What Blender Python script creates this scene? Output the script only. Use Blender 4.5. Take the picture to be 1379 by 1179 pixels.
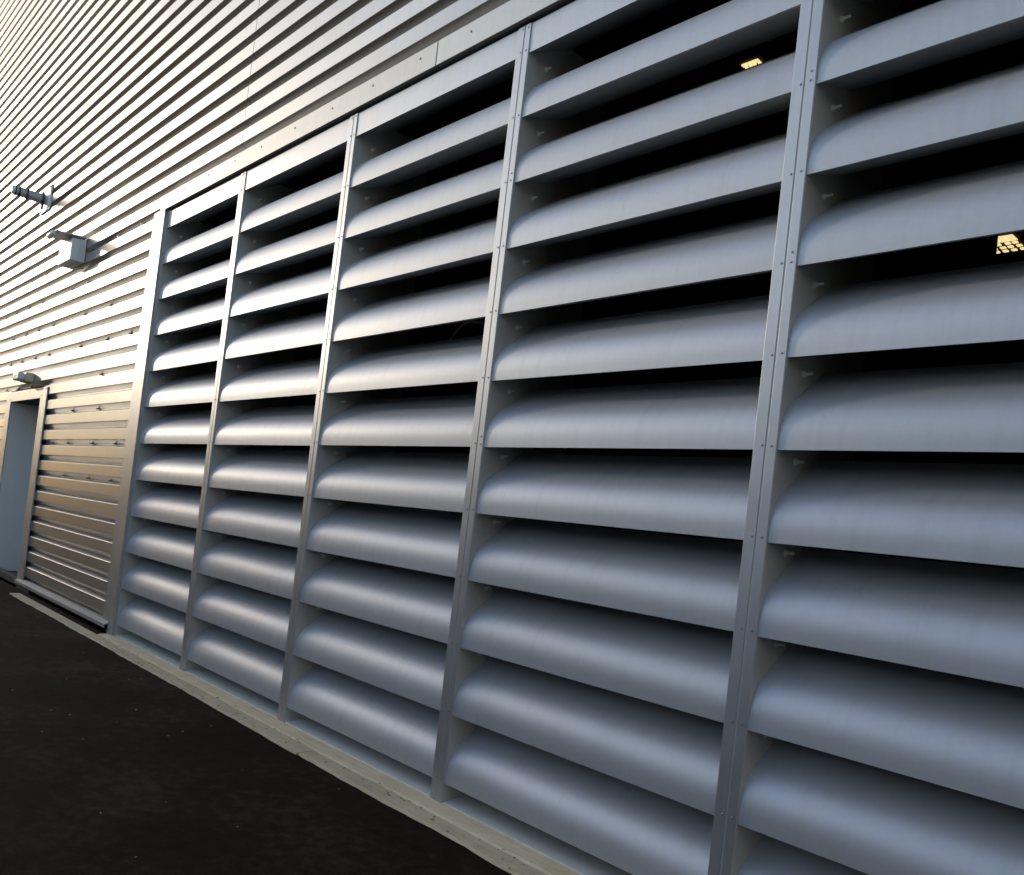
import bpy, bmesh, math, random
from mathutils import Matrix, Vector
random.seed(7)
scene = bpy.context.scene
COL = scene.collection
for o in list(bpy.data.objects):
    bpy.data.objects.remove(o)

# ------------------------------------------------------------------ camera
cam_data = bpy.data.cameras.new('camera')
cam = bpy.data.objects.new('camera', cam_data)
COL.objects.link(cam)
scene.camera = cam
RIGHT = Vector((0.67342802, 0.73041994, 0.11393597))
DOWN = Vector((0.05694260, 0.10241274, -0.99311086))
FWD = Vector((-0.73705647, 0.67527649, 0.02737560))
EYE = Vector((10.24343, -2.88340, 1.46062))
cam.matrix_world = Matrix(((RIGHT.x, -DOWN.x, -FWD.x, EYE.x),
                           (RIGHT.y, -DOWN.y, -FWD.y, EYE.y),
                           (RIGHT.z, -DOWN.z, -FWD.z, EYE.z),
                           (0, 0, 0, 1)))
cam_data.sensor_fit = 'HORIZONTAL'
cam_data.sensor_width = 36.0
cam_data.lens = 36.0 * 1150.0 / 1379.0
cam_data.shift_y = (680.8 - 589.5) / 1379.0
cam_data.clip_end = 3000.0
cam_data.clip_start = 0.05

# ------------------------------------------------------------------ sky, sun, exposure
SUN_OFF_WALL = 15.0      # degrees between the sun's bearing and the wall, coming from the left
SUN_EL = 12.5
world = bpy.data.worlds.new('World')
scene.world = world
world.use_nodes = True
wn = world.node_tree.nodes
sky = wn.new('ShaderNodeTexSky')
sky.sky_type = 'NISHITA'
sky.sun_disc = False
sky.sun_elevation = math.radians(SUN_EL)
sky.sun_rotation = math.radians(270.0 - SUN_OFF_WALL)
sky.air_density = 1.0
sky.dust_density = 1.0
sky.ozone_density = 1.0
world.node_tree.links.new(sky.outputs[0], wn['Background'].inputs[0])
wn['Background'].inputs[1].default_value = 0.15

sun_data = bpy.data.lights.new('sun', 'SUN')
sun = bpy.data.objects.new('sun', sun_data)
COL.objects.link(sun)
sun_data.energy = 0.65
sun_data.angle = math.radians(1.6)
sun_data.color = (1.0, 0.88, 0.70)
a, e = math.radians(SUN_OFF_WALL), math.radians(SUN_EL)
to_sun = Vector((-math.cos(a) * math.cos(e), -math.sin(a) * math.cos(e), math.sin(e)))
sun.rotation_euler = to_sun.to_track_quat('Z', 'Y').to_euler()
sun.location = to_sun * 60

scene.view_settings.view_transform = 'Standard'
scene.view_settings.look = 'None'
scene.view_settings.gamma = 1.0
scene.view_settings.use_curve_mapping = False
scene.view_settings.exposure = 1.06

# ------------------------------------------------------------------ materials
def new_mat(name):
    m = bpy.data.materials.new(name)
    m.use_nodes = True
    nt = m.node_tree
    return m, nt, nt.nodes['Principled BSDF']

def N(nt, kind, **kw):
    n = nt.nodes.new(kind)
    for k, v in kw.items():
        setattr(n, k, v)
    return n

def ramp(nt, fac, stops):
    r = N(nt, 'ShaderNodeValToRGB')
    el = r.color_ramp.elements
    while len(el) < len(stops):
        el.new(0.5)
    for q, (p, c) in zip(el, stops):
        q.position = p
        q.color = (*c, 1) if len(c) == 3 else c
    nt.links.new(fac, r.inputs[0])
    return r.outputs[0]

def noise(nt, vec, scale, detail=4, rough=0.55):
    n = N(nt, 'ShaderNodeTexNoise')
    n.inputs['Scale'].default_value = scale
    n.inputs['Detail'].default_value = detail
    n.inputs['Roughness'].default_value = rough
    if vec is not None:
        nt.links.new(vec, n.inputs['Vector'])
    return n.outputs[0]

def mathn(nt, op, x, y=None):
    n = N(nt, 'ShaderNodeMath', operation=op)
    for i, q in enumerate((x, y)):
        if q is None:
            continue
        if isinstance(q, (int, float)):
            n.inputs[i].default_value = q
        else:
            nt.links.new(q, n.inputs[i])
    return n.outputs[0]

def bump(nt, bsdf, height, strength, dist):
    b = N(nt, 'ShaderNodeBump')
    b.inputs['Strength'].default_value = strength
    b.inputs['Distance'].default_value = dist
    nt.links.new(height, b.inputs['Height'])
    nt.links.new(b.outputs[0], bsdf.inputs['Normal'])

def metal(name, base, metallic, rough, wave=0.0, spread=0.06):
    """silver metallic paint: small tone differences per sheet, faint dust, long slow waves"""
    m, nt, b = new_mat(name)
    geo = N(nt, 'ShaderNodeNewGeometry')
    info = N(nt, 'ShaderNodeObjectInfo')
    mp = N(nt, 'ShaderNodeMapping')
    mp.inputs['Scale'].default_value = (0.35, 1.0, 1.6)
    nt.links.new(geo.outputs['Position'], mp.inputs['Vector'])
    big = noise(nt, mp.outputs[0], 1.7, 4)
    fine = noise(nt, geo.outputs['Position'], 38.0, 5, 0.6)
    tone = mathn(nt, 'ADD', mathn(nt, 'MULTIPLY', info.outputs['Random'], 0.5), mathn(nt, 'MULTIPLY', big, 0.5))
    lo = tuple(c * (1 - spread) for c in base)
    hi = tuple(min(1, c * (1 + spread)) for c in base)
    col = ramp(nt, tone, [(0.2, lo), (0.8, hi)])
    dust = ramp(nt, fine, [(0.45, (1, 1, 1)), (0.8, (0.955, 0.95, 0.94))])
    mx = N(nt, 'ShaderNodeMixRGB', blend_type='MULTIPLY')
    mx.inputs[0].default_value = 1.0
    nt.links.new(col, mx.inputs[1]); nt.links.new(dust, mx.inputs[2])
    ms = N(nt, 'ShaderNodeMapping')
    ms.inputs['Scale'].default_value = (16.0, 2.0, 1.1)
    nt.links.new(geo.outputs['Position'], ms.inputs['Vector'])
    streak = ramp(nt, noise(nt, ms.outputs[0], 1.0, 5, 0.6), [(0.50, (1, 1, 1)), (0.74, (0.93, 0.925, 0.91))])
    mk = N(nt, 'ShaderNodeMixRGB', blend_type='MULTIPLY')
    mk.inputs[0].default_value = 1.0
    nt.links.new(mx.outputs[0], mk.inputs[1]); nt.links.new(streak, mk.inputs[2])
    nt.links.new(mk.outputs[0], b.inputs['Base Color'])
    b.inputs['Metallic'].default_value = metallic
    rr = mathn(nt, 'ADD', mathn(nt, 'MULTIPLY', big, 0.10), mathn(nt, 'ADD', mathn(nt, 'MULTIPLY', fine, 0.03), rough - 0.065))
    nt.links.new(rr, b.inputs['Roughness'])
    if wave:
        mp2 = N(nt, 'ShaderNodeMapping')
        mp2.inputs['Scale'].default_value = (1.2, 3.0, 4.0)
        nt.links.new(geo.outputs['Position'], mp2.inputs['Vector'])
        slow = noise(nt, mp2.outputs[0], 1.3, 2)
        bump(nt, b, slow, 1.0, wave)
    return m

M = {}
M['blade'] = metal('silver_blade_paint', (0.51, 0.515, 0.545), 0.50, 0.50, 0.0012)
M['frame'] = metal('silver_frame_paint', (0.475, 0.48, 0.505), 0.75, 0.46, 0.001)
M['fin'] = metal('silver_fin_paint', (0.52, 0.52, 0.49), 0.25, 0.5, 0.001)
M['cladding'] = metal('silver_cladding_paint', (0.445, 0.438, 0.435), 0.90, 0.43, 0.0008)
M['trim'] = metal('silver_trim_paint', (0.49, 0.48, 0.47), 0.80, 0.52, 0.0010)
M['screw'] = metal('zinc_screw', (0.35, 0.34, 0.33), 0.9, 0.45)
M['bolt'] = metal('bright_bolt_steel', (0.86, 0.86, 0.85), 0.35, 0.3)
M['sill'] = metal('sill_paint', (0.74, 0.73, 0.70), 0.15, 0.5)
M['ledge'] = metal('dark_ledge_paint', (0.27, 0.265, 0.25), 0.4, 0.55)  # darker base than the other silver paints
M['jamb'] = metal('grey_jamb_paint', (0.68, 0.70, 0.70), 0.1, 0.45)

def plain(name, col, rough, metallic=0.0, var=0.12, scale=20.0):
    m, nt, b = new_mat(name)
    tc = N(nt, 'ShaderNodeNewGeometry')
    n = noise(nt, tc.outputs['Position'], scale, 5)
    c = ramp(nt, n, [(0.3, tuple(x * (1 - var) for x in col)), (0.7, tuple(min(1, x * (1 + var)) for x in col))])
    nt.links.new(c, b.inputs['Base Color'])
    b.inputs['Roughness'].default_value = rough
    b.inputs['Metallic'].default_value = metallic
    return m

M['white_plastic'] = plain('white_plastic', (0.86, 0.85, 0.82), 0.45, 0, 0.03)
M['grey_plastic'] = plain('grey_plastic', (0.74, 0.73, 0.71), 0.5, 0, 0.05)
M['dark_rubber'] = plain('dark_rubber', (0.05, 0.05, 0.05), 0.6)
M['pipe'] = plain('grey_flue_metal', (0.50, 0.49, 0.47), 0.45, 0.4)
M['aged_plastic'] = plain('yellowed_lamp_plastic', (0.78, 0.70, 0.46), 0.45, 0, 0.1, 40)
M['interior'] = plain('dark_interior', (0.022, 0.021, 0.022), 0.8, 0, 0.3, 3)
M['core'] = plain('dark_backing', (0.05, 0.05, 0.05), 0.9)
M['brick'] = plain('dark_brick', (0.105, 0.085, 0.072), 0.9, 0, 0.2, 3)
M['render'] = plain('pale_fill_render', (0.60, 0.58, 0.55), 0.85, 0, 0.08, 1.5)  # walls of the added fill building only
M['steel'] = plain('dull_hall_steel', (0.07, 0.065, 0.06), 0.7, 0.2)
M['cable'] = plain('pale_cable', (0.62, 0.52, 0.42), 0.5)

def glow(name, col, strength):
    m, nt, b = new_mat(name)
    b.inputs['Base Color'].default_value = (*col, 1)
    b.inputs['Emission Color'].default_value = (*col, 1)
    b.inputs['Emission Strength'].default_value = strength
    return m
M['lamp'] = glow('warm_lamp_cell', (1.0, 0.78, 0.38), 0.45)

def perforated():
    m, nt, b = new_mat('perforated_grey_sheet')
    tc = N(nt, 'ShaderNodeTexCoord')
    v = N(nt, 'ShaderNodeTexVoronoi')
    v.inputs['Scale'].default_value = 160.0
    v.inputs['Randomness'].default_value = 0.0
    nt.links.new(tc.outputs['Object'], v.inputs['Vector'])
    c = ramp(nt, v.outputs['Distance'], [(0.30, (0.05, 0.05, 0.052)), (0.36, (0.46, 0.47, 0.47))])
    nt.links.new(c, b.inputs['Base Color'])
    b.inputs['Metallic'].default_value = 0.3
    b.inputs['Roughness'].default_value = 0.55
    return m
M['perforated'] = perforated()

def asphalt():
    m, nt, b = new_mat('black_asphalt')
    g = N(nt, 'ShaderNodeNewGeometry')
    big = noise(nt, g.outputs['Position'], 0.9, 5)
    mid = noise(nt, g.outputs['Position'], 14.0, 4)
    v = N(nt, 'ShaderNodeTexVoronoi')
    v.inputs['Scale'].default_value = 130.0
    nt.links.new(g.outputs['Position'], v.inputs['Vector'])
    f = mathn(nt, 'ADD', mathn(nt, 'MULTIPLY', big, 0.6), mathn(nt, 'MULTIPLY', mid, 0.4))
    c = ramp(nt, f, [(0.34, (0.0080, 0.0054, 0.0036)), (0.52, (0.0170, 0.0120, 0.0082)), (0.68, (0.040, 0.0290, 0.0200))])
    st = ramp(nt, v.outputs['Color'], [(0.0, (0.7, 0.7, 0.7)), (0.9, (1.2, 1.15, 1.1)), (1.0, (2.4, 2.3, 2.1))])
    mx = N(nt, 'ShaderNodeMixRGB', blend_type='MULTIPLY')
    mx.inputs[0].default_value = 1.0
    nt.links.new(c, mx.inputs[1]); nt.links.new(st, mx.inputs[2])
    nt.links.new(mx.outputs[0], b.inputs['Base Color'])
    b.inputs['Roughness'].default_value = 0.92
    b.inputs['Specular IOR Level'].default_value = 0.06
    bump(nt, b, v.outputs['Distance'], 0.5, 0.004)
    return m
M['asphalt'] = asphalt()

def concrete(name, lo, hi):
    m, nt, b = new_mat(name)
    g = N(nt, 'ShaderNodeNewGeometry')
    n1 = noise(nt, g.outputs['Position'], 3.0, 6, 0.65)
    n2 = noise(nt, g.outputs['Position'], 45.0, 4, 0.6)
    mp = N(nt, 'ShaderNodeMapping')
    mp.inputs['Scale'].default_value = (0.5, 9.0, 1.0)
    nt.links.new(g.outputs['Position'], mp.inputs['Vector'])
    n3 = noise(nt, mp.outputs[0], 4.0, 4)
    f = mathn(nt, 'ADD', mathn(nt, 'MULTIPLY', n1, 0.45), mathn(nt, 'ADD', mathn(nt, 'MULTIPLY', n2, 0.2), mathn(nt, 'MULTIPLY', n3, 0.35)))
    c = ramp(nt, f, [(0.36, lo), (0.62, hi)])
    nt.links.new(c, b.inputs['Base Color'])
    b.inputs['Roughness'].default_value = 0.9
    bump(nt, b, mathn(nt, 'ADD', n2, n1), 0.4, 0.006)
    return m
M['concrete'] = concrete('pale_concrete', (0.58, 0.45, 0.275), (0.82, 0.66, 0.43))
M['kerb'] = concrete('kerb_concrete', (0.46, 0.36, 0.225), (0.66, 0.53, 0.345))
M['dirt'] = concrete('gutter_dirt', (0.020, 0.015, 0.009), (0.075, 0.055, 0.033))
M['leaf'] = plain('dry_leaf', (0.26, 0.19, 0.10), 0.8, 0, 0.4, 60)
M['grit'] = plain('pale_grit', (0.28, 0.27, 0.25), 0.9, 0, 0.3, 60)

# ------------------------------------------------------------------ mesh helpers
class MB:
    def __init__(self):
        self.v = []; self.f = []
    def box(self, x0, x1, y0, y1, z0, z1):
        b = len(self.v)
        self.v += [(x, y, z) for x in (x0, x1) for y in (y0, y1) for z in (z0, z1)]
        for q in ((0, 1, 3, 2), (4, 6, 7, 5), (0, 4, 5, 1), (2, 3, 7, 6), (0, 2, 6, 4), (1, 5, 7, 3)):
            self.f.append(tuple(b + i for i in q))
        return self
    def extrude_x(self, pts, x0, x1, cuts=1):
        """closed outline of (y, z) points drawn out along x"""
        b = len(self.v); n = len(pts)
        for k in range(cuts + 1):
            x = x0 + (x1 - x0) * k / cuts
            self.v += [(x, y, z) for y, z in pts]
        for k in range(cuts):
            for i in range(n):
                j = (i + 1) % n
                self.f.append((b + k * n + i, b + k * n + j, b + (k + 1) * n + j, b + (k + 1) * n + i))
        self.f.append(tuple(b + i for i in reversed(range(n))))
        self.f.append(tuple(b + cuts * n + i for i in range(n)))
        return self
    def tube(self, path, r, seg=10, cap=True):
        b0 = len(self.v)
        rings = []
        for i, p in enumerate(path):
            p = Vector(p)
            t = (Vector(path[min(i + 1, len(path) - 1)]) - Vector(path[max(i - 1, 0)])).normalized()
            up = Vector((0, 0, 1)) if abs(t.z) < 0.9 else Vector((1, 0, 0))
            u = t.cross(up).normalized(); w = u.cross(t)
            rr = r[i] if isinstance(r, (list, tuple)) else r
            ring = []
            for k in range(seg):
                an = 2 * math.pi * k / seg
                ring.append(len(self.v))
                self.v.append(tuple(p + u * math.cos(an) * rr + w * math.sin(an) * rr))
            rings.append(ring)
        for A, B in zip(rings, rings[1:]):
            for k in range(seg):
                j = (k + 1) % seg
                self.f.append((A[k], A[j], B[j], B[k]))
        if cap:
            self.f.append(tuple(rings[0][::-1])); self.f.append(tuple(rings[-1]))
        return self
    def mesh(self, name, mat, smooth=False, bevel=0.0, seg=2):
        me = bpy.data.meshes.new(name)
        me.from_pydata(self.v, [], self.f)
        bm = bmesh.new(); bm.from_mesh(me)
        bmesh.ops.recalc_face_normals(bm, faces=bm.faces)
        if bevel:
            ed = [q for q in bm.edges if len(q.link_faces) == 2 and q.calc_face_angle(0) > 0.5]
            bmesh.ops.bevel(bm, geom=ed, offset=bevel, segments=seg, affect='EDGES', profile=0.5)
        bm.to_mesh(me); bm.free()
        if smooth or bevel:
            for p in me.polygons:
                p.use_smooth = True
            me.set_sharp_from_angle(angle=math.radians(32))
        if bevel:
            for p in me.polygons:
                p.use_smooth = False
        me.materials.append(mat)
        return me

def link(name, me, parent=None, loc=(0, 0, 0), rot=(0, 0, 0)):
    o = bpy.data.objects.new(name, me)
    COL.objects.link(o)
    o.parent = parent
    o.location = loc
    o.rotation_euler = rot
    return o

def build(name, mb, mat, parent=None, loc=(0, 0, 0), rot=(0, 0, 0), **kw):
    return link(name, mb.mesh(name, mat, **kw), parent, loc, rot)

def tag(o, label=None, cat=None, group=None, kind=None):
    if label: o['label'] = label
    if cat: o['category'] = cat
    if group: o['group'] = group
    if kind: o['kind'] = kind
    return o

def empty(name, loc=(0, 0, 0), **kw):
    o = link(name, None, None, loc)
    o.empty_display_size = 0.2
    return tag(o, **kw)

# ------------------------------------------------------------------ main measures (metres)
W = 1.70625            # louvre bay width
PITCH = 0.352          # blade pitch
TOP0 = 3.982           # underside of the header panels
HEAD_TOP = 4.145
NB = 11
CP = 0.1935            # cladding pitch
FACE_TOP = 2.218       # top edge of one cladding face; the others follow by CP
RIGHT_END = 13.0
LEFT_END = -15.0
WALL_TOP = 11.8

# ------------------------------------------------------------------ ground
def ground():
    mb = MB()
    mb.v = [(-600, -800, -0.012), (700, -800, -0.012), (700, 500, -0.012), (-600, 500, -0.012)]
    mb.f = [(0, 1, 2, 3)]
    o = build('ground', mb, M['asphalt'])
    return tag(o, 'black asphalt yard in front of the louvre wall', None, None, 'structure')
ground()

def strip(name, x0, x1, y0, y1, z, mat, label, rag=0.006, crown=0.0):
    """concrete strip with an uneven outer edge"""
    mb = MB()
    n = int((x1 - x0) / 0.06)
    rnd = random.Random(name + str(x0))
    w1 = 0.0
    for k in range(n + 1):
        x = x0 + (x1 - x0) * k / n
        w1 = 0.75 * w1 + rnd.uniform(-rag, rag)
        yo = y0 + w1
        zz = z + rnd.uniform(-0.0015, 0.0015)
        mb.v += [(x, yo - 0.006, -0.05), (x, yo, z - 0.006 + rnd.uniform(-0.003, 0.002)), (x, yo + 0.012, zz),
                 (x, (y0 + y1) / 2, zz + crown), (x, y1, zz), (x, y1, -0.05)]
    for k in range(n):
        for i in range(5):
            a_, b_ = k * 6 + i, (k + 1) * 6 + i
            mb.f.append((a_, a_ + 1, b_ + 1, b_))
    mb.f.append(tuple(range(5, -1, -1))); mb.f.append(tuple(n * 6 + i for i in range(6)))
    o = build(name, mb, mat)
    return tag(o, label, None, None, 'structure')
kx = -1.40
for length in (2.35, 2.42, 2.38, 2.41, 2.36, 2.48):
    strip('kerb', kx, kx + length - 0.007, -0.245, -0.128, random.uniform(-0.002, 0.002), M['kerb'], 'narrow concrete kerb strip along the asphalt edge')
    kx += length
strip('concrete_strip', 1.575, RIGHT_END, -0.122, 0.10, 0.004, M['concrete'], 'pale concrete footing strip under the louvres', rag=0.003, crown=0.004)
mb = MB().box(-1.40, 1.575, -0.128, 0.06, -0.05, -0.018)
tag(build('gutter_dirt', mb, M['dirt']), 'dark soil gap between kerb and cladding sill', None, None, 'structure')
mb = MB().box(LEFT_END, -1.40, -0.03, 0.06, -0.05, 0.10)
mb.box(-1.95, 1.56, 0.0, 0.06, -0.05, 0.075)
tag(build('plinth', mb, M['core']), 'dark base under the cladding', None, None, 'structure')

# crumbs and dry leaves in the gap and on the asphalt
def litter(name, n, region, size, mat, label, z):
    mb = MB(); rnd = random.Random(name)
    for k in range(n):
        x = rnd.uniform(region[0], region[1]); y = rnd.uniform(region[2], region[3])
        s = rnd.uniform(*size); an = rnd.uniform(0, 6.28); b = len(mb.v)
        c, d = math.cos(an) * s, math.sin(an) * s
        r = rnd.uniform(0.25, 0.6)
        h = rnd.uniform(0.1, 0.5) * s
        mb.v += [(x - c, y - d, z + 0.001), (x - d * r, y + c * r, z + h), (x + c, y + d, z + h * 0.6), (x + d * r, y - c * r, z + 0.002),
                 (x - c, y - d, z - 0.002), (x - d * r, y + c * r, z + h - 0.002), (x + c, y + d, z + h * 0.6 - 0.002), (x + d * r, y - c * r, z)]
        mb.f += [(b, b + 1, b + 2, b + 3), (b + 7, b + 6, b + 5, b + 4), (b, b + 4, b + 5, b + 1), (b + 1, b + 5, b + 6, b + 2), (b + 2, b + 6, b + 7, b + 3), (b + 3, b + 7, b + 4, b)]
    return tag(build(name, mb, mat), label, None, None, 'stuff')
litter('leaf_litter', 900, (-1.38, 1.57, -0.126, 0.0), (0.006, 0.022), M['leaf'], 'dry leaf crumbs in the soil gap', -0.018)
litter('kerb_crumbs', 160, (1.6, 9.0, -0.24, -0.10), (0.003, 0.012), M['leaf'], 'small dry crumbs lying on the concrete strip', 0.003)
litter('asphalt_grit', 110, (-3.0, 9.0, -3.2, -0.27), (0.003, 0.011), M['grit'], 'pale grit and scraps scattered on the asphalt', -0.011)

# ------------------------------------------------------------------ louvre bays
def blade_profile(th=54.0, s0=0.02, s1=0.262, S=0.478, n=360, keep=18):
    # a plumb lower edge that rolls back smoothly into a straight slope
    y = z = 0.0
    out = [(0.0, 0.0)]
    for i in range(n):
        t = min(1.0, max(0.0, ((i + 0.5) * S / n - s0) / (s1 - s0)))
        ang = math.radians(th) * t * t * (3 - 2 * t)
        y += math.sin(ang) * S / n; z += math.cos(ang) * S / n
        if i % keep == keep - 1:
            out.append((y, z))
    return out
PROFILE = blade_profile()
T = 0.003
def blade_mesh():
    pts = list(PROFILE)
    inner = []
    for i, (y, z) in enumerate(pts):
        p = Vector(pts[max(i - 1, 0)]); q = Vector(pts[min(i + 1, len(pts) - 1)])
        t = (q - p).normalized()
        inner.append((y + t.y * T, z - t.x * T))
    hem = [(0.0, 0.0)] + pts[1:]
    outline = hem + inner[::-1]
    outline[-1] = (0.012, 0.0015)                     # folded hem along the bottom edge
    outline.insert(-1, (0.012, 0.005))
    outline.insert(-2, (T, 0.006))
    mb = MB().extrude_x(outline, 0.0005, W - 0.0985, cuts=6)
    return mb.mesh('blade', M['blade'], smooth=True)

def underside_mesh():
    tip_y, tip_z = PROFILE[-1]
    o = [(0.0045, 0.0068), (0.150, 0.052), (tip_y + 0.004, 0.100), (tip_y + 0.004, tip_z - 0.004), (tip_y + 0.001, tip_z - 0.004), (tip_y + 0.001, 0.103), (0.149, 0.055), (0.0045, 0.010)]
    return MB().extrude_x(o, 0.0008, W - 0.0988).mesh('perforated_underside', M['perforated'])

def dome(r, h):
    mb = MB()
    for k, (rr, hh) in enumerate(((1.0, 0.0), (0.92, 0.5), (0.6, 0.9))):
        mb.v += [(math.cos(2 * math.pi * i / 8) * r * rr, -h * hh, math.sin(2 * math.pi * i / 8) * r * rr) for i in range(8)]
    for k in range(2):
        for i in range(8):
            j = (i + 1) % 8
            mb.f.append((k * 8 + i, k * 8 + j, (k + 1) * 8 + j, (k + 1) * 8 + i))
    mb.f.append(tuple(range(16, 24)))
    return mb

BLADE = blade_mesh()
UNDERSIDE = underside_mesh()
RIVET = dome(0.0050, 0.0035).mesh('rivet', M['screw'], smooth=True)
bolt_mb = MB().tube([(0, 0, 0), (0.0025, 0, 0)], 0.0150, 12).tube([(0.0025, 0, 0), (0.012, 0, 0)], 0.0100, 6).tube([(0.012, 0, 0), (0.038, 0, 0)], 0.0058, 8)
BOLT = bolt_mb.mesh('bolt', M['bolt'])
lf = MB()
lf.box(-0.040, 0.0, -0.006, -0.003, 0.004, HEAD_TOP)          # front flange
lf.box(-0.003, 0.0, -0.003, 0.62, 0.004, HEAD_TOP)             # fin plate
lf.box(-0.0495, -0.0405, -0.0058, -0.0035, 0.004, HEAD_TOP)         # joint strip between neighbours
LEFT_FRAME = lf.mesh('side_frame', M['fin'], bevel=0.0009, seg=1)
lf2 = MB().box(-0.0405, -0.0005, -0.0085, -0.0062, 0.006, HEAD_TOP - 0.002)
LEFT_FLANGE = lf2.mesh('flange', M['frame'], bevel=0.0009, seg=2)
rf = MB()
rf.box(W - 0.098, W - 0.095, -0.003, 0.62, 0.004, HEAD_TOP)
rf.box(W - 0.098, W - 0.048, -0.006, -0.003, 0.004, HEAD_TOP)
RIGHT_FRAME = rf.mesh('side_frame', M['fin'], bevel=0.0009, seg=1)
rf2 = MB().box(W - 0.0975, W - 0.0485, -0.0085, -0.0062, 0.006, HEAD_TOP - 0.002)
RIGHT_FLANGE = rf2.mesh('flange', M['frame'], bevel=0.0009, seg=2)
HEADER = MB().extrude_x([(-0.0025, TOP0), (-0.0025, HEAD_TOP - 0.003), (0.05, HEAD_TOP - 0.003), (0.05, HEAD_TOP - 0.006), (0.0005, HEAD_TOP - 0.006),
                         (0.0005, TOP0 + 0.003), (0.30, TOP0 + 0.16), (0.30, TOP0 + 0.157)], 0.0005, W - 0.0985).mesh('header_panel', M['frame'])
SILL = MB().extrude_x([(-0.001, 0.006), (-0.001, 0.014), (0.30, 0.045), (0.30, 0.006)], 0.0005, W - 0.0985).mesh('sill_plate', M['sill'])

BAY_LABELS = [
    'narrowest-looking louvre bay next to the wide corner trim and bare cladding, farthest away',
    'second louvre bay counted from the bare cladding, right of the narrowest bay',
    'middle louvre bay, third from the bare cladding, with a pale cable inside its right edge',
    'fourth louvre bay from the bare cladding, with a small lamp glowing high inside',
    'nearest and largest louvre bay, cut off by the right edge of the photo',
]
def make_bay(i):
    rnd = random.Random(100 + i)
    c = i + 1
    root = empty('louvre_bay', (c * W, 0, 0), label=BAY_LABELS[i], cat='louvre', group='louvre bays side by side')
    left = link('side_frame', LEFT_FRAME, root)
    right = link('side_frame', RIGHT_FRAME, root)
    link('flange', LEFT_FLANGE, left); link('flange', RIGHT_FLANGE, right)
    link('header_panel', HEADER, root)
    link('sill_plate', SILL, root)
    for r in range(NB):
        z = TOP0 - (r + 1) * PITCH + rnd.uniform(-0.002, 0.002)
        bl_ = link('blade', BLADE, root, (0, 0.0, z), (rnd.uniform(-0.011, 0.011), rnd.uniform(-0.0012, 0.0012), 0))
        link('perforated_underside', UNDERSIDE, bl_)
        link('rivet', RIVET, left, (-0.020 + rnd.uniform(-0.002, 0.002), -0.0085, z + 0.016 + rnd.uniform(-0.003, 0.003)))
        link('rivet', RIVET, right, (W - 0.062 + rnd.uniform(-0.002, 0.002), -0.0085, z + 0.016 + rnd.uniform(-0.003, 0.003)))
        link('bolt', BOLT, left, (0.0, 0.138 + rnd.uniform(-0.006, 0.006), z + 0.322 + rnd.uniform(-0.006, 0.006)))
    for fr, x in ((left, -0.02), (right, W - 0.062)):
        link('rivet', RIVET, fr, (x, -0.0085, TOP0 + 0.018)); link('rivet', RIVET, fr, (x, -0.0085, HEAD_TOP - 0.02))
    for z in rnd.sample(range(1, 10), 2):
        link('rivet', RIVET, left, (-0.02, -0.0085, TOP0 - z * PITCH + 0.055))
    return root
for i in range(5):
    make_bay(i)

# ------------------------------------------------------------------ surround flashing of the louvres
sur = empty('louvre_surround', (1.56, 0, 0), label='proud silver trim framing the louvres along their top and left side', cat='trim')
def sbox(name, x0, x1, y0, y1, z0, z1, mat='trim', par=sur, bev=0.0025):
    return build(name, MB().box(x0 - 1.56, x1 - 1.56, y0, y1, z0, z1), M[mat], par, bevel=bev)
sbox('corner_post', 1.56, 1.69, -0.035, -0.001, 0.004, 4.316)
sbox('flat_flashing', 1.315, 1.5595, -0.008, 0.0, 0.095, 4.20)
TT = []
for x0, x1 in ((1.6902, 6.012), (6.020, RIGHT_END)):
    TT.append(sbox('top_trim', x0, x1, -0.035, 0.02, 4.163, 4.316))
SCREW = dome(0.0075, 0.005).mesh('screw', M['screw'], smooth=True)
x = 1.62
rnd = random.Random(5)
while x < 9.2:
    par = TT[0] if x < 6.0 else TT[1]
    if x > 1.69:
        link('screw', SCREW, par, (x - 1.56, -0.035, 4.262 + rnd.uniform(-0.008, 0.008)))
    x += 0.52 + rnd.uniform(-0.03, 0.03)

# ------------------------------------------------------------------ cladding wall
clad = empty('cladding_wall', (0, 0, 0), label='silver ribbed metal cladding wall above and left of the louvres', cat='wall')
# one course: upper slope of the recess below its neighbour, outer face, underside, half recess
D = 0.050
def course_pts(z_face_top):
    zt = z_face_top; zb = zt - (CP - 0.080)
    return [(D, zt + 0.033), (D, zt + 0.024), (0.003, zt + 0.0015), (0.0, zt - 0.002), (0.0, zb + 0.002), (0.0025, zb - 0.001), (D, zb - 0.0410), (D, zb - 0.0469),
            (0.10, zb - 0.0469), (0.10, zt + 0.033)]
COURSE = {}
def course(x0, x1, k):
    key = round(x1 - x0, 3)
    if key not in COURSE:
        COURSE[key] = MB().extrude_x(course_pts(0.0), 0.0, x1 - x0).mesh('cladding_course', M['cladding'], smooth=False)
    link('cladding_course', COURSE[key], clad, (x0, 0, FACE_TOP + k * CP))
SEAM = 3.233
k0 = -11
k = k0
while True:
    zt = FACE_TOP + k * CP
    if zt > WALL_TOP:
        break
    zb = zt - 0.1135
    if zb > 4.19:
        course(LEFT_END, SEAM - 0.004, k); course(SEAM + 0.004, RIGHT_END, k)
    elif zb > 2.50:
        course(LEFT_END, 1.40, k)
    else:
        course(LEFT_END, -3.80, k); course(-2.06, 1.40, k)
    k += 1
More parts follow.
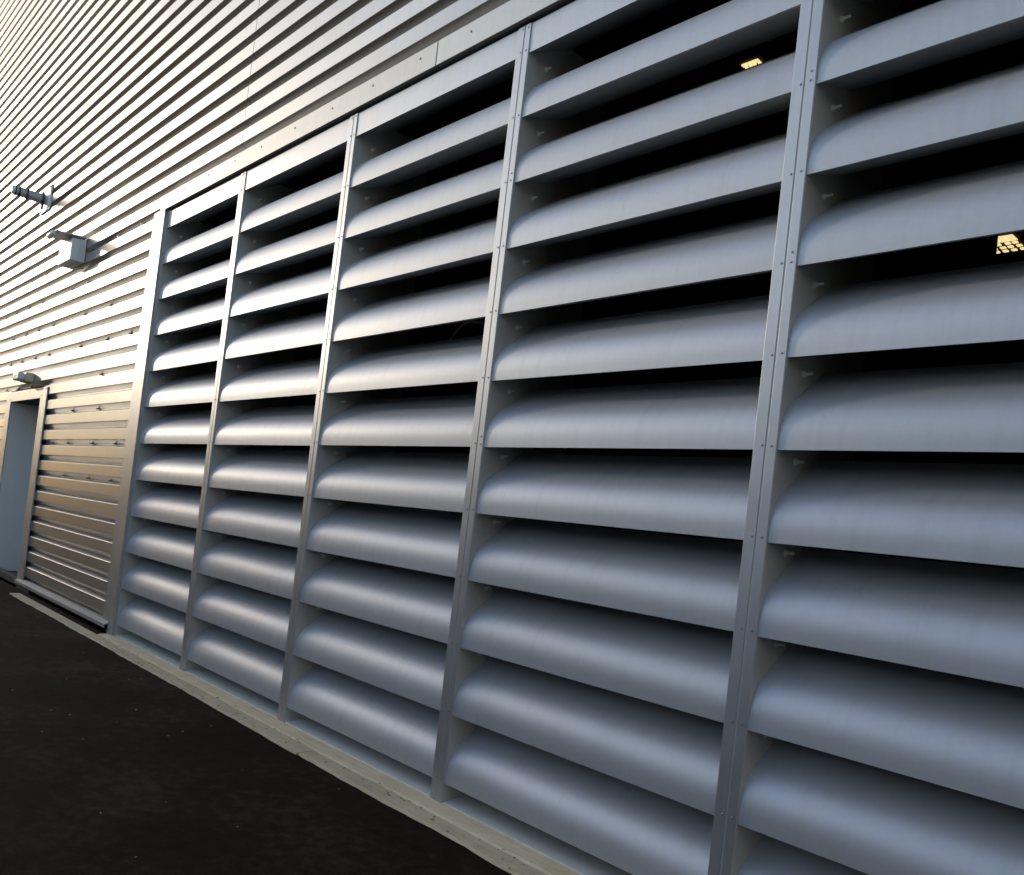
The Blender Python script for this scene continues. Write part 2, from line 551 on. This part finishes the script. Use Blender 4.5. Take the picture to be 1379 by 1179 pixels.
# small fixing screws in every second recess
sc = MB()
rnd = random.Random(11)
SX = [0.87, 0.13, -0.81, -1.5, -2.18, -2.88, -3.6, -4.3, -5.0]
for kk in range(0, 11):
    z = FACE_TOP + (kk * 2 - 4) * CP + 0.040
    for x in SX:
        if z < 2.6 and x < -1.8: continue
        if z > 4.2 or rnd.random() < 0.25: continue
        xx = x + rnd.uniform(-0.03, 0.03)
        sc.tube([(xx, D, z), (xx, D - 0.020, z - 0.002)], 0.011, 6)
        sc.tube([(xx, D - 0.020, z - 0.002), (xx, D - 0.034, z - 0.003)], 0.0065, 6)
tag(build('fixing_screws', sc, M['screw'], clad), None, None, None, 'stuff')
# backing
bk = MB()
bk.box(LEFT_END, -3.79, 0.101, 0.25, 0.0, WALL_TOP)
bk.box(-3.79, -2.07, 0.101, 0.25, 2.62, WALL_TOP)
bk.box(-2.07, 1.66, 0.101, 0.25, 0.0, WALL_TOP)
bk.box(1.66, RIGHT_END, 0.101, 0.25, 4.20, WALL_TOP)
build('backing', bk, M['core'], clad)
# sill flashing under the cladding right of the door
build('sill_flashing', MB().extrude_x([(0.02, 0.122), (-0.062, 0.092), (-0.064, 0.058), (-0.061, 0.058), (-0.059, 0.088), (0.02, 0.116)], -2.02, 1.552), M['ledge'], clad)
build('sill_flashing', MB().extrude_x([(0.02, 0.122), (-0.062, 0.092), (-0.064, 0.058), (-0.061, 0.058), (-0.059, 0.088), (0.02, 0.116)], LEFT_END, -3.86), M['ledge'], clad)
build('coping', MB().box(LEFT_END - 0.05, RIGHT_END + 0.05, -0.06, 0.30, WALL_TOP, WALL_TOP + 0.06), M['trim'], clad)

# ------------------------------------------------------------------ doorway
door = empty('doorway', (-2.92, 0, 0), label='deep doorway with flat silver trim and grey side panel at the left edge', cat='door')
def dbox(name, x0, x1, y0, y1, z0, z1, mat, bev=0.002, par=door):
    return build(name, MB().box(x0 + 2.92, x1 + 2.92, y0, y1, z0, z1), M[mat], par, bevel=bev)
tr = dbox('door_trim', -2.119, -1.835, -0.016, -0.001, 0.09, 2.588, 'trim')
tl = dbox('door_trim', -3.972, -3.715, -0.016, -0.001, 0.09, 2.588, 'trim')
tt = dbox('door_trim', -3.7145, -2.1195, -0.016, -0.001, 2.450, 2.588, 'trim')
for par, x, z in ((tr, -2.06, 2.48), (tl, -3.76, 2.48), (tt, -3.3, 2.555), (tt, -2.7, 2.555), (tt, -2.3, 2.555), (tr, -1.87, 2.56), (tr, -1.88, 2.0), (tr, -1.88, 1.4)):
    link('screw', SCREW, par, (x + 2.92, -0.016, z))
dbox('jamb', -3.79, -3.72, 0.0, 0.50, 0.03, 2.4515, 'jamb')
dbox('jamb', -2.115, -2.05, 0.0, 0.50, 0.03, 2.4515, 'jamb')
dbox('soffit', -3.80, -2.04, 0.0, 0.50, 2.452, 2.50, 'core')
leaf = dbox('door_leaf', -3.715, -2.12, 0.50, 0.55, 0.03, 2.45, 'jamb')
build('handle', MB().tube([(0, 0, 0), (0, -0.05, 0), (-0.12, -0.05, 0)], 0.01, 8), M['bolt'], leaf, (0.70, 0.50, 1.05))
dbox('threshold', -3.80, -2.04, -0.03, 0.55, -0.02, 0.028, 'core')

# ------------------------------------------------------------------ fixtures on the wall
flue = empty('flue_pipe', (-3.18, 0, 5.28), label='grey banded flue pipe with square white wall plate, high up at the left', cat='pipe')
build('wall_plate', MB().box(-0.24, 0.22, -0.022, -0.001, -0.17, 0.18), M['white_plastic'], flue, bevel=0.004)
build('pipe', MB().tube([(0, -0.02, 0), (0, -0.40, 0.005)], [0.068, 0.062], 20), M['pipe'], flue, smooth=True)
build('end_cap', MB().tube([(0, -0.40, 0.005), (0, -0.43, 0.005), (0, -0.445, 0.005)], [0.060, 0.060, 0.040], 20), M['white_plastic'], flue, smooth=True)
for y, r, h in ((-0.05, 0.084, 0.03), (-0.25, 0.070, 0.022), (-0.345, 0.070, 0.020), (-0.395, 0.069, 0.014)):
    build('collar', MB().tube([(0, y, 0.003), (0, y - h, 0.003)], r, 20), M['dark_rubber'], flue, smooth=True)
build('hanger', MB().box(-0.012, 0.012, -0.07, -0.045, -0.14, -0.06), M['dark_rubber'], flue)
for x, z in ((-0.2, -0.13), (0.18, -0.13), (0.18, 0.15), (-0.2, 0.15)):
    build('bolt', MB().tube([(0, -0.022, 0), (0, -0.034, 0)], 0.013, 6), M['screw'], flue, (x, 0, z))

lamp = empty('security_light', (-1.2, 0, 4.05), label='white box security light with flat grey visor and cable loop beneath', cat='light')
hb = build('housing', MB().box(-0.29, 0.24, -0.165, -0.012, 0.0, 0.265), M['white_plastic'], lamp, bevel=0.010, seg=3)
build('back_box', MB().box(-0.24, 0.245, -0.085, -0.006, -0.004, 0.268), M['grey_plastic'], hb, bevel=0.004)
build('visor', MB().extrude_x([(-0.005, 0.300), (-0.30, 0.288), (-0.335, 0.300), (-0.335, 0.306), (-0.30, 0.300), (-0.005, 0.316)], -0.17, 0.235), M['grey_plastic'], lamp)
build('lens', MB().tube([(-0.13, -0.335, 0.285), (-0.10, -0.335, 0.283), (0.10, -0.335, 0.283), (0.13, -0.335, 0.285)], [0.018, 0.036, 0.036, 0.018], 12), M['white_plastic'], lamp, smooth=True)
build('bracket', MB().box(0.06, 0.12, -0.13, -0.10, 0.262, 0.298), M['grey_plastic'], lamp)
build('cable', MB().tube([(-0.03, -0.09, 0.005), (-0.035, -0.09, -0.03), (-0.02, -0.08, -0.055), (0.03, -0.06, -0.06), (0.07, -0.03, -0.05), (0.09, 0.03, -0.03)], 0.008, 8), M['white_plastic'], lamp, smooth=True)

bl = empty('bulkhead_lamp', (-2.80, 0, 2.74), label='small yellowed bulkhead lamp above the doorway', cat='light')
hb = build('housing', MB().box(-0.17, 0.17, -0.10, -0.002, -0.058, 0.062), M['aged_plastic'], bl, bevel=0.010, seg=3)
build('diffuser', MB().box(-0.155, 0.155, -0.19, -0.10, -0.05, 0.048), M['white_plastic'], bl, bevel=0.022, seg=3)
build('cover_screw', MB().tube([(0, -0.19, 0), (0, -0.195, 0)], 0.012, 8), M['screw'], hb, (0.0, 0.0, 0.0))

# ------------------------------------------------------------------ dark hall behind the louvres
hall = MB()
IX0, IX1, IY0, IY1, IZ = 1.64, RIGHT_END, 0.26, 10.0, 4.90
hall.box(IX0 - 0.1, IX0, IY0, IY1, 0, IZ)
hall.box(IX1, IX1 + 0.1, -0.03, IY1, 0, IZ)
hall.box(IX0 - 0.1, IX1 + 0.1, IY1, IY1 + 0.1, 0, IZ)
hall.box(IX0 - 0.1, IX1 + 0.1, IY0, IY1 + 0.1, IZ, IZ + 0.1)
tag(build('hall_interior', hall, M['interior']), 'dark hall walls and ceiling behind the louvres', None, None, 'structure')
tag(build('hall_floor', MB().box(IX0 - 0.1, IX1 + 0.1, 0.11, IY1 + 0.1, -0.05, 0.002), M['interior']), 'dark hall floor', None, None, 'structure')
# solid wall right of the last bay, out of the picture
mb = MB().box(6 * W - 0.047, RIGHT_END, -0.004, 0.30, 0.004, 4.15)
tag(build('end_wall', mb, M['trim']), 'plain silver wall beside the last louvre bay', 'wall')

def ceiling_lamp(x, y, label, size, nx, rows, seed):
    root = empty('ceiling_lamp', (x, y, IZ - 0.09), label=label, cat='lamp', group='lit ceiling lamps in the hall')
    build('lamp_housing', MB().box(-size[0] / 2 - 0.03, size[0] / 2 + 0.03, -size[1] / 2 - 0.03, size[1] / 2 + 0.03, 0.012, 0.088), M['core'], root)
    rnd = random.Random(seed)
    cw = size[0] / nx
    first = size[1] * 0.34
    me = MB().box(-cw * 0.45, cw * 0.45, -first * 0.5, first * 0.5, 0.0, 0.010).mesh('lamp_cell', M['lamp'])
    rest = (size[1] - first) / rows
    dot = MB().box(-cw * 0.30, cw * 0.30, -rest * 0.26, rest * 0.26, 0.0, 0.010).mesh('lamp_cell', M['lamp'])
    for i in range(nx):
        link('lamp_cell', me, root, (-size[0] / 2 + cw * (i + 0.5), -size[1] / 2 + first * 0.5, 0.0))
        for j in range(rows):
            link('lamp_cell', dot, root, (-size[0] / 2 + cw * (i + 0.5) + rnd.uniform(-0.1, 0.1) * cw, -size[1] / 2 + first + rest * (j + 0.6), 0.0))
    return root
ceiling_lamp(7.06, 6.13, 'lit yellow ceiling lamp glimpsed through the nearest louvre bay', (0.46, 0.46), 6, 3, 3)
ceiling_lamp(6.86, 1.98, 'lit yellow ceiling lamp glimpsed at the top of the fourth louvre bay', (0.13, 0.09), 4, 2, 4)
# steelwork standing in the hall
for i, (x, y) in enumerate(((4.4, 2.6), (7.9, 3.4))):
    c = empty('steel_column', (x, y, 0), label=('dim steel column inside the hall behind the third louvre bay', 'dim steel column inside the hall behind the fourth louvre bay')[i], cat='column', group='columns inside the hall')
    build('web', MB().box(-0.005, 0.005, -0.10, 0.10, 0.02, IZ - 0.002), M['steel'], c)
    for yy in (-0.11, 0.10):
        build('flange', MB().box(-0.10, 0.10, yy, yy + 0.01, 0.02, IZ - 0.002), M['steel'], c)
    build('base_plate', MB().box(-0.15, 0.15, -0.16, 0.16, 0.0025, 0.02), M['steel'], c)
dk = empty('air_duct', (6.5, 3.9, 3.4), label='dim rectangular air duct hung inside the hall behind the louvres', cat='duct')
build('duct_body', MB().box(-3.6, 4.6, -0.3, 0.3, -0.25, 0.25), M['steel'], dk)
for k in range(7):
    build('duct_flange', MB().box(-3.4 + k * 1.2, -3.37 + k * 1.2, -0.33, 0.33, -0.28, 0.28), M['steel'], dk)
cb = MB().tube([(5.85, 0.40, 2.56), (6.00, 0.36, 2.645), (6.082, 0.34, 2.676), (6.123, 0.34, 2.688), (6.18, 0.34, 2.688), (6.245, 0.34, 2.676), (6.296, 0.34, 2.664), (6.45, 0.35, 2.60), (6.60, 0.38, 2.50)], 0.008, 8)
tag(build('hanging_cable', cb, M['cable'], smooth=True), 'pale cable curving inside the third louvre bay', 'cable')

# ------------------------------------------------------------------ building across the yard, whose shadow falls on the wall's foot
L = 10.0
H = 1.93 + L / math.sin(a) * math.tan(e)
yb = empty('yard_building', (-46, -L - 8, 0), label='long dark flat-roofed building across the yard that shades the foot of the wall', cat='building')
build('walls', MB().box(-24, 31, -8, 8, -0.02, H - 0.25), M['brick'], yb)
build('roof', MB().box(-24.2, 31.2, -8.2, 8.0, H - 0.25, H), M['core'], yb)

sh = empty('added_sky_block', (12, -21, 0), label='added long low dark brick block opposite the louvres, out of view, cutting off low sky', cat='building')  # unseen block added to hide low sky and darken the lower blades
build('walls', MB().box(-30, 34, -5, 5, -0.02, 4.2), M['brick'], sh)
build('roof', MB().extrude_x([(5.3, 4.15), (5.3, 4.3), (0.0, 5.4), (-5.3, 4.3), (-5.3, 4.15)], -30.3, 34.3), M['core'], sh)
wb = empty('added_fill_block', (32, -9, 0), label='added pale building out of view at the right, giving sunlit fill on right-facing sides', cat='building')  # unseen building added so its sunlit wall fills the right-facing sides
build('walls', MB().box(-9, 9, -16, 16, -0.02, 9.6), M['render'], wb)
build('roof', MB().box(-9.2, 9.2, -16.2, 16.2, 9.6, 9.9), M['core'], wb)
build('added_roller_door', MB().box(-9.06, -9.0, -6, -1, 0.0, 4.2), M['trim'], wb)  # detail on the added fill building

# ------------------------------------------------------------------ render settings
scene.render.engine = 'CYCLES'
scene.cycles.max_bounces = 8
scene.cycles.glossy_bounces = 5
